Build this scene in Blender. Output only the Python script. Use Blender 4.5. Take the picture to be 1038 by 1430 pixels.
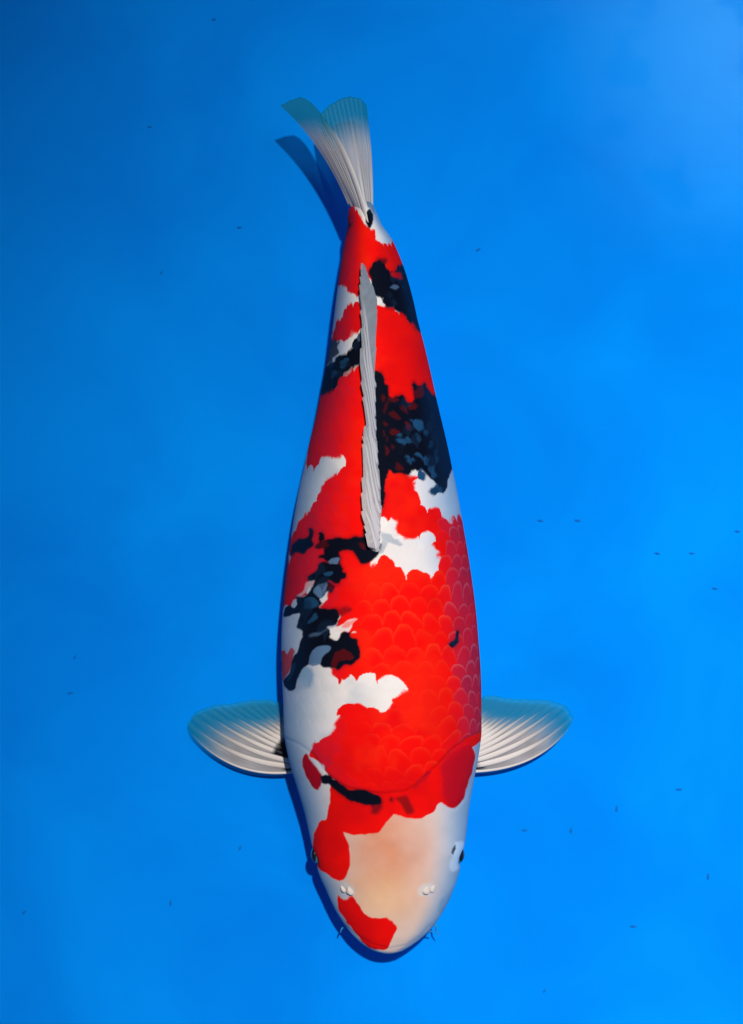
import bpy, bmesh, math, random
import numpy as np

# ------------------------------------------------------------------ scene, camera, light
scene = bpy.context.scene
for o in list(bpy.data.objects):
    bpy.data.objects.remove(o)
COL = scene.collection
S = 0.0006            # metres per working unit (the koi is about 0.72 m long)
D = 3000.0            # camera height above the koi's flank line, working units
ZM = 95.0             # height of the koi's flank line above the tank floor
CX, CY = 519.0, 715.0

cam_d = bpy.data.cameras.new('camera')
cam = bpy.data.objects.new('camera', cam_d)
COL.objects.link(cam)
cam.location = (0, 0, (ZM + D) * S)
cam.rotation_euler = (0, 0, 0)
cam_d.sensor_fit = 'VERTICAL'
cam_d.angle = 2 * math.atan(715.0 / D)
cam_d.clip_start = 0.05
cam_d.clip_end = 100
scene.camera = cam

scene.view_settings.view_transform = 'Standard'
scene.view_settings.look = 'None'
scene.view_settings.gamma = 1
scene.view_settings.use_curve_mapping = False
scene.view_settings.exposure = 0.0

world = bpy.data.worlds.new('World')
scene.world = world
world.use_nodes = True
bg = world.node_tree.nodes['Background']
bg.inputs[0].default_value = (0.80, 0.88, 1.0, 1)
bg.inputs[1].default_value = 0.06

LX, LY = 0.115, 0.34   # slope of the light: it stands to the tail end and a little to the right


def lamp(name, data, loc, target):
    ob = bpy.data.objects.new(name, data)
    COL.objects.link(ob)
    ob.location = loc
    import mathutils
    d = mathutils.Vector(target) - mathutils.Vector(loc)
    ob.rotation_euler = d.to_track_quat('-Z', 'Y').to_euler()
    return ob


key_d = bpy.data.lights.new('key_lamp', 'SPOT')
key_d.energy = 4900
key_d.color = (1.0, 0.95, 0.875)
key_d.spot_size = math.radians(24.1)
key_d.spot_blend = 1.0
key_d.shadow_soft_size = 0.13
lamp('key_lamp', key_d, (LX * 8.5, LY * 8.5, 8.5), (0.95, -0.62, 0))

# added unseen area light; its mirror image makes the sheen on the water
pan_d = bpy.data.lights.new('added_sheen_light', 'AREA')
pan_d.shape = 'RECTANGLE'
pan_d.size, pan_d.size_y = 1.35, 1.5
pan_d.energy = 36.0
pan_d.color = (0.36, 0.90, 1.0)
pan = lamp('added_sheen_light', pan_d, (1.02, 1.22, 3.15), (1.02, 1.22, 0))
pan_d.use_nodes = True
nt = pan_d.node_tree
em = nt.nodes['Emission']
geo = nt.nodes.new('ShaderNodeNewGeometry')
sepp = nt.nodes.new('ShaderNodeSeparateXYZ')
nt.links.new(geo.outputs['Parametric'], sepp.inputs[0])


def lmath(op, a, b=None):
    n = nt.nodes.new('ShaderNodeMath')
    n.operation = op
    for i, v in enumerate((a, b)):
        if v is None:
            continue
        if isinstance(v, (int, float)):
            n.inputs[i].default_value = v
        else:
            nt.links.new(v, n.inputs[i])
    return n.outputs[0]


def lramp(v):        # fades the added light towards its edges
    x = lmath('ABSOLUTE', lmath('SUBTRACT', v, 0.5))
    m = nt.nodes.new('ShaderNodeMapRange')
    m.interpolation_type = 'SMOOTHSTEP'
    m.inputs['From Min'].default_value = 0.5
    m.inputs['From Max'].default_value = 0.14
    nt.links.new(x, m.inputs['Value'])
    return m.outputs[0]


prod = lmath('MULTIPLY', lramp(sepp.outputs[0]), lramp(sepp.outputs[1]))
# noise dims the added light in blotches to break up the sheen
lnz = nt.nodes.new('ShaderNodeTexNoise')
lnz.inputs['Scale'].default_value = 10
lnz.inputs['Detail'].default_value = 6
nt.links.new(geo.outputs['Parametric'], lnz.inputs['Vector'])
lmr = nt.nodes.new('ShaderNodeMapRange')
lmr.inputs['From Min'].default_value = 0.555
lmr.inputs['From Max'].default_value = 0.60
lmr.inputs['To Min'].default_value = 1.0
lmr.inputs['To Max'].default_value = 0.5
nt.links.new(lnz.outputs['Fac'], lmr.inputs['Value'])
prod = lmath('MULTIPLY', prod, lmr.outputs[0])
nt.links.new(prod, em.inputs['Strength'])

scene.render.engine = 'CYCLES'
scene.cycles.max_bounces = 10
scene.cycles.transparent_max_bounces = 24


# ------------------------------------------------------------------ helpers
def kz(z):
    return (D - (np.asarray(z, float) - ZM)) / D


def unproj(px, py, z):
    """working-picture point at height z -> working-space x, y (z unchanged)"""
    k = kz(z)
    return CX + (px - CX) * k, CY + (py - CY) * k


def to_world(x, y, z):
    return np.stack([(x - CX) * S, -(y - CY) * S, z * S], -1)


def link(ob, parent=None, label=None, cat=None, group=None, kind=None):
    COL.objects.link(ob)
    if parent is not None:
        ob.parent = parent
    for k_, v in (('label', label), ('category', cat), ('group', group), ('kind', kind)):
        if v:
            ob[k_] = v
    return ob


def mesh_from(name, verts, faces, mat=None, smooth=True, color=None, alpha=None):
    verts = np.asarray(verts, np.float32)
    me = bpy.data.meshes.new(name)
    if isinstance(faces, np.ndarray):
        n = faces.shape[1]
        me.vertices.add(len(verts))
        me.vertices.foreach_set('co', verts.ravel())
        me.loops.add(faces.size)
        me.loops.foreach_set('vertex_index', faces.astype(np.int32).ravel())
        me.polygons.add(len(faces))
        me.polygons.foreach_set('loop_start', np.arange(len(faces), dtype=np.int32) * n)
        me.polygons.foreach_set('loop_total', np.full(len(faces), n, np.int32))
        me.update(calc_edges=True)
        me.validate()
    else:
        me.from_pydata([tuple(v) for v in verts.tolist()], [], faces)
        me.update()
    if smooth:
        me.polygons.foreach_set('use_smooth', np.ones(len(me.polygons), bool))
    if color is not None:
        a = me.color_attributes.new('pigment', 'FLOAT_COLOR', 'POINT')
        c = np.ones((len(verts), 4), np.float32)
        c[:, :3] = color
        if alpha is not None:
            c[:, 3] = alpha
        a.data.foreach_set('color', c.ravel())
    if mat:
        me.materials.append(mat)
    return me


def hash2(ix, iy, seed=0):
    h = np.sin(ix * 127.1 + iy * 311.7 + seed * 74.7) * 43758.5453
    return h - np.floor(h)


def vnoise(x, y, seed=0):
    ix, iy = np.floor(x), np.floor(y)
    fx, fy = x - ix, y - iy
    fx = fx * fx * (3 - 2 * fx)
    fy = fy * fy * (3 - 2 * fy)
    a = hash2(ix, iy, seed); b = hash2(ix + 1, iy, seed)
    c = hash2(ix, iy + 1, seed); d = hash2(ix + 1, iy + 1, seed)
    return (a * (1 - fx) + b * fx) * (1 - fy) + (c * (1 - fx) + d * fx) * fy


def fbm(x, y, seed=0, octv=3):
    r, amp, tot = 0, 1, 0
    for i in range(octv):
        r = r + amp * vnoise(x * 2 ** i, y * 2 ** i, seed + i)
        tot += amp
        amp *= 0.5
    return r / tot


def sstep(a, b, x):
    t = np.clip((x - a) / (b - a), 0, 1)
    return t * t * (3 - 2 * t)


def seg_dist(px, py, pts, closed):
    pts = np.asarray(pts, float)
    n = len(pts)
    dmin = np.full(px.shape, 1e9)
    inside = np.zeros(px.shape, bool)
    for i in range(n if closed else n - 1):
        ax, ay = pts[i]
        bx, by = pts[(i + 1) % n]
        dx, dy = bx - ax, by - ay
        L = dx * dx + dy * dy + 1e-9
        t = np.clip(((px - ax) * dx + (py - ay) * dy) / L, 0, 1)
        dd = (px - ax - t * dx) ** 2 + (py - ay - t * dy) ** 2
        dmin = np.minimum(dmin, dd)
        if closed and ay != by:
            cr = ((ay > py) != (by > py)) & (px < (bx - ax) * (py - ay) / (by - ay) + ax)
            inside ^= cr
    d = np.sqrt(dmin)
    return np.where(inside, -d, d) if closed else d


def new_mat(name):
    m = bpy.data.materials.new(name)
    m.use_nodes = True
    return m, m.node_tree, m.node_tree.nodes['Principled BSDF']


# ------------------------------------------------------------------ materials
def mat_floor():
    m, t, p = new_mat('blue_vinyl')
    tc = t.nodes.new('ShaderNodeTexCoord')
    n1 = t.nodes.new('ShaderNodeTexNoise')
    n1.inputs['Scale'].default_value = 5.5
    n1.inputs['Detail'].default_value = 5
    n1.inputs['Roughness'].default_value = 0.5
    n1.inputs['Distortion'].default_value = 0.5
    t.links.new(tc.outputs['Object'], n1.inputs['Vector'])
    r = t.nodes.new('ShaderNodeValToRGB')
    r.color_ramp.elements[0].position = 0.32
    r.color_ramp.elements[0].color = (0.0, 0.190, 0.69, 1)
    r.color_ramp.elements[1].position = 0.68
    r.color_ramp.elements[1].color = (0.0, 0.248, 0.80, 1)
    t.links.new(n1.outputs['Fac'], r.inputs[0])
    t.links.new(r.outputs[0], p.inputs['Base Color'])
    n2 = t.nodes.new('ShaderNodeTexNoise')
    n2.inputs['Scale'].default_value = 7
    n2.inputs['Detail'].default_value = 2
    t.links.new(tc.outputs['Object'], n2.inputs['Vector'])
    b = t.nodes.new('ShaderNodeBump')
    b.inputs['Strength'].default_value = 0.25
    b.inputs['Distance'].default_value = 0.01
    t.links.new(n2.outputs['Fac'], b.inputs['Height'])
    t.links.new(b.outputs[0], p.inputs['Normal'])
    p.inputs['Roughness'].default_value = 0.9
    p.inputs['Specular IOR Level'].default_value = 0.0
    return m


def mat_water():
    m, t, p = new_mat('clear_water')
    t.nodes.remove(p)
    out = t.nodes['Material Output']
    tr = t.nodes.new('ShaderNodeBsdfTransparent')
    tr.inputs[0].default_value = (0.985, 0.995, 1, 1)
    gl = t.nodes.new('ShaderNodeBsdfGlossy')
    gl.inputs['Roughness'].default_value = 0.03
    fr = t.nodes.new('ShaderNodeFresnel')
    fr.inputs['IOR'].default_value = 1.33
    tc = t.nodes.new('ShaderNodeTexCoord')
    nz = t.nodes.new('ShaderNodeTexNoise')
    nz.inputs['Scale'].default_value = 14
    nz.inputs['Detail'].default_value = 2
    t.links.new(tc.outputs['Object'], nz.inputs['Vector'])
    b = t.nodes.new('ShaderNodeBump')
    b.inputs['Strength'].default_value = 0.018
    b.inputs['Distance'].default_value = 0.01
    t.links.new(nz.outputs['Fac'], b.inputs['Height'])
    t.links.new(b.outputs[0], gl.inputs['Normal'])
    mx = t.nodes.new('ShaderNodeMixShader')
    t.links.new(fr.outputs[0], mx.inputs[0])
    t.links.new(tr.outputs[0], mx.inputs[1])
    t.links.new(gl.outputs[0], mx.inputs[2])
    t.links.new(mx.outputs[0], out.inputs['Surface'])
    return m


def mat_skin():
    m, t, p = new_mat('koi_skin')
    a = t.nodes.new('ShaderNodeVertexColor')
    a.layer_name = 'pigment'
    t.links.new(a.outputs['Color'], p.inputs['Base Color'])
    p.inputs['Roughness'].default_value = 0.72
    p.inputs['IOR'].default_value = 1.33
    p.inputs['Specular IOR Level'].default_value = 0.05
    tc = t.nodes.new('ShaderNodeTexCoord')
    n = t.nodes.new('ShaderNodeTexNoise')
    n.inputs['Scale'].default_value = 900
    n.inputs['Detail'].default_value = 2
    t.links.new(tc.outputs['Object'], n.inputs['Vector'])
    b = t.nodes.new('ShaderNodeBump')
    b.inputs['Strength'].default_value = 0.12
    b.inputs['Distance'].default_value = 0.0006
    t.links.new(n.outputs['Fac'], b.inputs['Height'])
    t.links.new(b.outputs[0], p.inputs['Normal'])
    return m


def mat_fin(name, tint=(0.86, 0.94, 0.86)):
    """fin tissue: pigment where opaque, a tinted clear membrane where thin (alpha)"""
    m, t, p = new_mat(name)
    out = t.nodes['Material Output']
    a = t.nodes.new('ShaderNodeVertexColor')
    a.layer_name = 'pigment'
    tr = t.nodes.new('ShaderNodeBsdfTransparent')
    tr.inputs[0].default_value = (*tint, 1)
    tl = t.nodes.new('ShaderNodeBsdfTranslucent')
    t.links.new(a.outputs['Color'], tl.inputs[0])
    t.links.new(a.outputs['Color'], p.inputs['Base Color'])
    p.inputs['Roughness'].default_value = 0.5
    p.inputs['Specular IOR Level'].default_value = 0.2
    m1 = t.nodes.new('ShaderNodeMixShader')
    m1.inputs[0].default_value = 0.3
    t.links.new(p.outputs[0], m1.inputs[1])
    t.links.new(tl.outputs[0], m1.inputs[2])
    m2 = t.nodes.new('ShaderNodeMixShader')
    t.links.new(a.outputs['Alpha'], m2.inputs[0])
    t.links.new(tr.outputs[0], m2.inputs[1])
    t.links.new(m1.outputs[0], m2.inputs[2])
    t.links.new(m2.outputs[0], out.inputs['Surface'])
    return m


def mat_plain(name, col, rough=0.4, spec=0.4, var=0.0):
    m, t, p = new_mat(name)
    p.inputs['Roughness'].default_value = rough
    p.inputs['Specular IOR Level'].default_value = spec
    n = t.nodes.new('ShaderNodeTexNoise')
    n.inputs['Scale'].default_value = 300
    r = t.nodes.new('ShaderNodeValToRGB')
    r.color_ramp.elements[0].color = (*[c * (1 - var) for c in col], 1)
    r.color_ramp.elements[1].color = (*[min(1, c * (1 + var)) for c in col], 1)
    t.links.new(n.outputs['Fac'], r.inputs[0])
    t.links.new(r.outputs[0], p.inputs['Base Color'])
    return m


M_FLOOR, M_WATER, M_SKIN = mat_floor(), mat_water(), mat_skin()
M_FIN = mat_fin('fin_membrane')
M_RAY = mat_fin('fin_ray', (1, 1, 1))
M_PUPIL = mat_plain('eye_black', (0.006, 0.008, 0.014), 0.25, 0.2, 0.1)
M_IRIS = mat_plain('eye_iris', (0.05, 0.16, 0.24), 0.35, 0.2, 0.2)
M_PALE = mat_plain('pale_skin', (0.62, 0.51, 0.43), 0.8, 0.02, 0.05)
M_BARBEL = mat_plain('barbel_skin', (0.04, 0.25, 0.46), 0.5, 0.1, 0.2)
M_HOLE = mat_plain('nostril_skin', (0.22, 0.13, 0.10), 0.8, 0.05, 0.1)
M_DEBRIS = mat_plain('dark_debris', (0.003, 0.125, 0.44), 0.9, 0.1, 0.4)

# ------------------------------------------------------------------ setting: tank floor and water
n = 60
gx, gy = np.meshgrid(np.linspace(-1.6, 1.6, n), np.linspace(-1.9, 1.9, n), indexing='ij')
gz = (fbm(gx * 2.2 + 9, gy * 2.2 + 4, 3) - 0.5) * 0.006 - 0.003
idx = np.arange(n * n).reshape(n, n)
quads = np.stack([idx[:-1, :-1], idx[1:, :-1], idx[1:, 1:], idx[:-1, 1:]], -1).reshape(-1, 4)
fl = bpy.data.objects.new('tank_floor', mesh_from('tank_floor', np.stack([gx, gy, gz], -1).reshape(-1, 3), quads, M_FLOOR))
link(fl, label='smooth saturated blue vinyl floor of the fish tank', kind='structure')

wz = 0.215
wv = [(-1.6, -1.9, wz), (1.6, -1.9, wz), (1.6, 1.9, wz), (-1.6, 1.9, wz)]
wo = bpy.data.objects.new('water', mesh_from('water', wv, [(0, 1, 2, 3)], M_WATER, smooth=False))
link(wo, label='clear still water surface with a pale sheen', kind='structure')


# ------------------------------------------------------------------ koi body: outline and section
def R1(*p): return [(360 + u / 3.46, 100 + v / 3.46) for u, v in p]
def R2(*p): return [(380 + u / 3.46, 480 + v / 3.46) for u, v in p]
def R3(*p): return [(370 + u / 3.244, 720 + v / 3.244) for u, v in p]
def R4(*p): return [(380 + u / 3.244, 980 + v / 3.244) for u, v in p]
def R5(*p): return [(240 + u / 5.19, 940 + v / 5.19) for u, v in p]
def R7(*p): return [(385 + u / 6.4875, 725 + v / 6.4875) for u, v in p]
def R8(*p): return [(385 + u / 6.4875, 840 + v / 6.4875) for u, v in p]
def R9(*p): return [(500 + u / 6.92, 520 + v / 6.92) for u, v in p]


def EL(fr, u, v, rx, ry, rot=0):
    a, c, d = math.radians(rot), np.cos, np.sin
    t = np.arange(14) * 2 * math.pi / 14
    w = 1 + .20 * d(2 * t + u * .7) + .16 * d(3 * t + v * .9) + .10 * d(5 * t + u)      # no two blotches alike
    return fr(*[(u + rx * q * c(k) * c(a) - ry * q * d(k) * d(a), v + rx * q * c(k) * d(a) + ry * q * d(k) * c(a)) for k, q in zip(t, w)])


def R6(*p): return [(640 + u / 5.19, 940 + v / 5.19) for u, v in p]


SIL = np.array([  # y, left x, right x
    (284, 494, 519), (288, 490, 522), (293, 487.5, 524), (300, 486, 527), (314, 486, 533), (331, 483, 545), (360, 478, 559), (389, 473.5, 569), (418, 469.5, 577),
    (447, 466, 583.5), (480, 461.5, 592), (509, 456, 599), (538, 450.5, 605.5), (567, 444.5, 612), (596, 438, 619),
    (624, 431, 625.5), (653, 424.5, 631.5), (682, 418, 637.5), (711, 412.5, 643), (740, 408, 648), (769, 404, 653),
    (798, 400.5, 657.5), (830, 397, 662), (860, 394.5, 665.5), (890, 393, 668), (920, 393, 670.5), (950, 394, 672),
    (980, 395.5, 672.5), (1005, 396, 672.5), (1026, 397, 672.5), (1042, 399.5, 670.5), (1072, 406.5, 665.5),
    (1103, 416, 659.5), (1134, 425, 654.5), (1165, 432, 651), (1182, 435.5, 648.5), (1196, 438.5, 646), (1211, 442.5, 643), (1227, 448, 638.5),
    (1242, 455, 633.5), (1257, 461.5, 627.5), (1273, 469.5, 619), (1288, 479, 609), (1304, 491, 595.5),
    (1316, 503.5, 581), (1324, 515, 569), (1329, 526, 559), (1331.5, 536, 550)])
HF, EX = 1.2, 1.24
HGT = np.array([  # y, top above flank line, belly below it
    (284, 18, 18), (293, 30, 30), (314, 41, 40), (360, 54, 50), (447, 68, 60), (540, 86, 66), (640, 101, 70), (740, 111, 71), (850, 116, 71),
    (950, 114, 70), (1040, 104, 68), (1110, 88, 62), (1165, 74, 57), (1220, 57, 49), (1260, 43, 40), (1290, 31, 32), (1310, 22, 25),
    (1322, 15, 17), (1329, 8, 10), (1331.5, 3, 4)])


def crom(xq, xs, ys):
    """smooth interpolation (cubic Hermite, Catmull-Rom tangents)"""
    m = np.gradient(ys, xs)
    i = np.clip(np.searchsorted(xs, xq) - 1, 0, len(xs) - 2)
    h = xs[i + 1] - xs[i]
    t = np.clip((xq - xs[i]) / h, 0, 1)
    return ((2 * t ** 3 - 3 * t ** 2 + 1) * ys[i] + (t ** 3 - 2 * t ** 2 + t) * h * m[i]
            + (-2 * t ** 3 + 3 * t ** 2) * ys[i + 1] + (t ** 3 - t ** 2) * h * m[i + 1])


def fL(y): return crom(y, SIL[:, 0], SIL[:, 1])
def fR(y): return crom(y, SIL[:, 0], SIL[:, 2])
def fT(y): return crom(y, HGT[:, 0], HGT[:, 1])
def fB(y): return crom(y, HGT[:, 0], HGT[:, 2])
FLANK = np.array([(284, 100), (400, 96), (600, 86), (800, 80), (1000, 77), (1150, 70), (1331.5, 62)], float)
def fZ(y): return crom(y, FLANK[:, 0], FLANK[:, 1])     # the koi swims nose down a little


# position along the body counted in scale rows (rows get shorter towards the tail)
_yy = np.linspace(260, 1345, 2171)
_w = (fR(_yy) - fL(_yy)) / 2
_pitch = 5.5 + 0.112 * _w
_row = np.cumsum(0.5 / _pitch[::-1])[::-1]          # grows towards the tail


def row_at(y): return np.interp(y, _yy, _row)
def y_at(r): return np.interp(-r, -_row, _yy)


NSC = 14.0     # scales across the visible back


def scale_field(px, py):
    """-> distance to the free edge (rows), offset across the scale (-1..1), centre x, y, id"""
    c = (fL(py) + fR(py)) / 2
    w = np.maximum((fR(py) - fL(py)) / 2, 3)
    u = np.clip((px - c) / w, -0.9995, 0.9995)
    a = np.arccos(-u) / math.pi * NSC
    t = row_at(py)
    a = a + (fbm(px * 0.02, py * 0.02, 21) - 0.5) * 1.1
    t = t + (fbm(px * 0.025, py * 0.025, 31) - 0.5) * 1.1
    best_f = np.full(px.shape, 9.0); best_d = np.zeros(px.shape)
    best_r = np.zeros(px.shape); best_c = np.zeros(px.shape)
    done = np.zeros(px.shape, bool)
    t0 = np.floor(t)
    for k in range(-3, 2):
        r = t0 + k
        off = np.where(np.mod(r, 2) == 0, 0.0, 0.5)
        cc = np.floor(a + off) + 0.5 - off
        de = (a - cc) * 2
        edge = r + 0.75 + 0.82 * np.sqrt(np.clip(1 - np.abs(de) ** 2.3, 0, 1))
        f = edge - t
        hit = (~done) & (f >= 0)
        best_f = np.where(hit, f, best_f); best_d = np.where(hit, de, best_d)
        best_r = np.where(hit, r, best_r); best_c = np.where(hit, cc, best_c)
        done |= hit
    yc = y_at(best_r + 0.9)
    cw = (fL(yc) + fR(yc)) / 2
    ww = (fR(yc) - fL(yc)) / 2
    xc = cw - ww * np.cos(np.clip(best_c / NSC, 0, 1) * math.pi)
    return best_f, best_d, xc, yc, hash2(best_c * 2, best_r, 5)


HEADLINE = R4((20, 130), (60, 165), (120, 190), (185, 235), (232, 305), (275, 352), (335, 385), (400, 402), (500, 415), (600, 405),
              (655, 375), (720, 312), (770, 265), (830, 205), (880, 165), (960, 130))
HEADPOLY = HEADLINE + [(720, 1000), (720, 1400), (360, 1400), (360, 1010)]

RED, DEEP = (0.94, 0.0035, 0.0018), (0.44, 0.003, 0.014)
BLACK = (0.0025, 0.0038, 0.010)
WHITE = (0.84, 0.725, 0.645)
MAROON = (0.085, 0.004, 0.006)
SLATE = (0.075, 0.12, 0.185)
GREY = (0.34, 0.37, 0.41)
EYESKIN = (0.50, 0.70, 0.80)
BLUE = (0.013, 0.065, 0.135)  # grey-blue scales in the black, with the flank haze put into their tint
MIST = (0.11, 0.19, 0.31)

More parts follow.
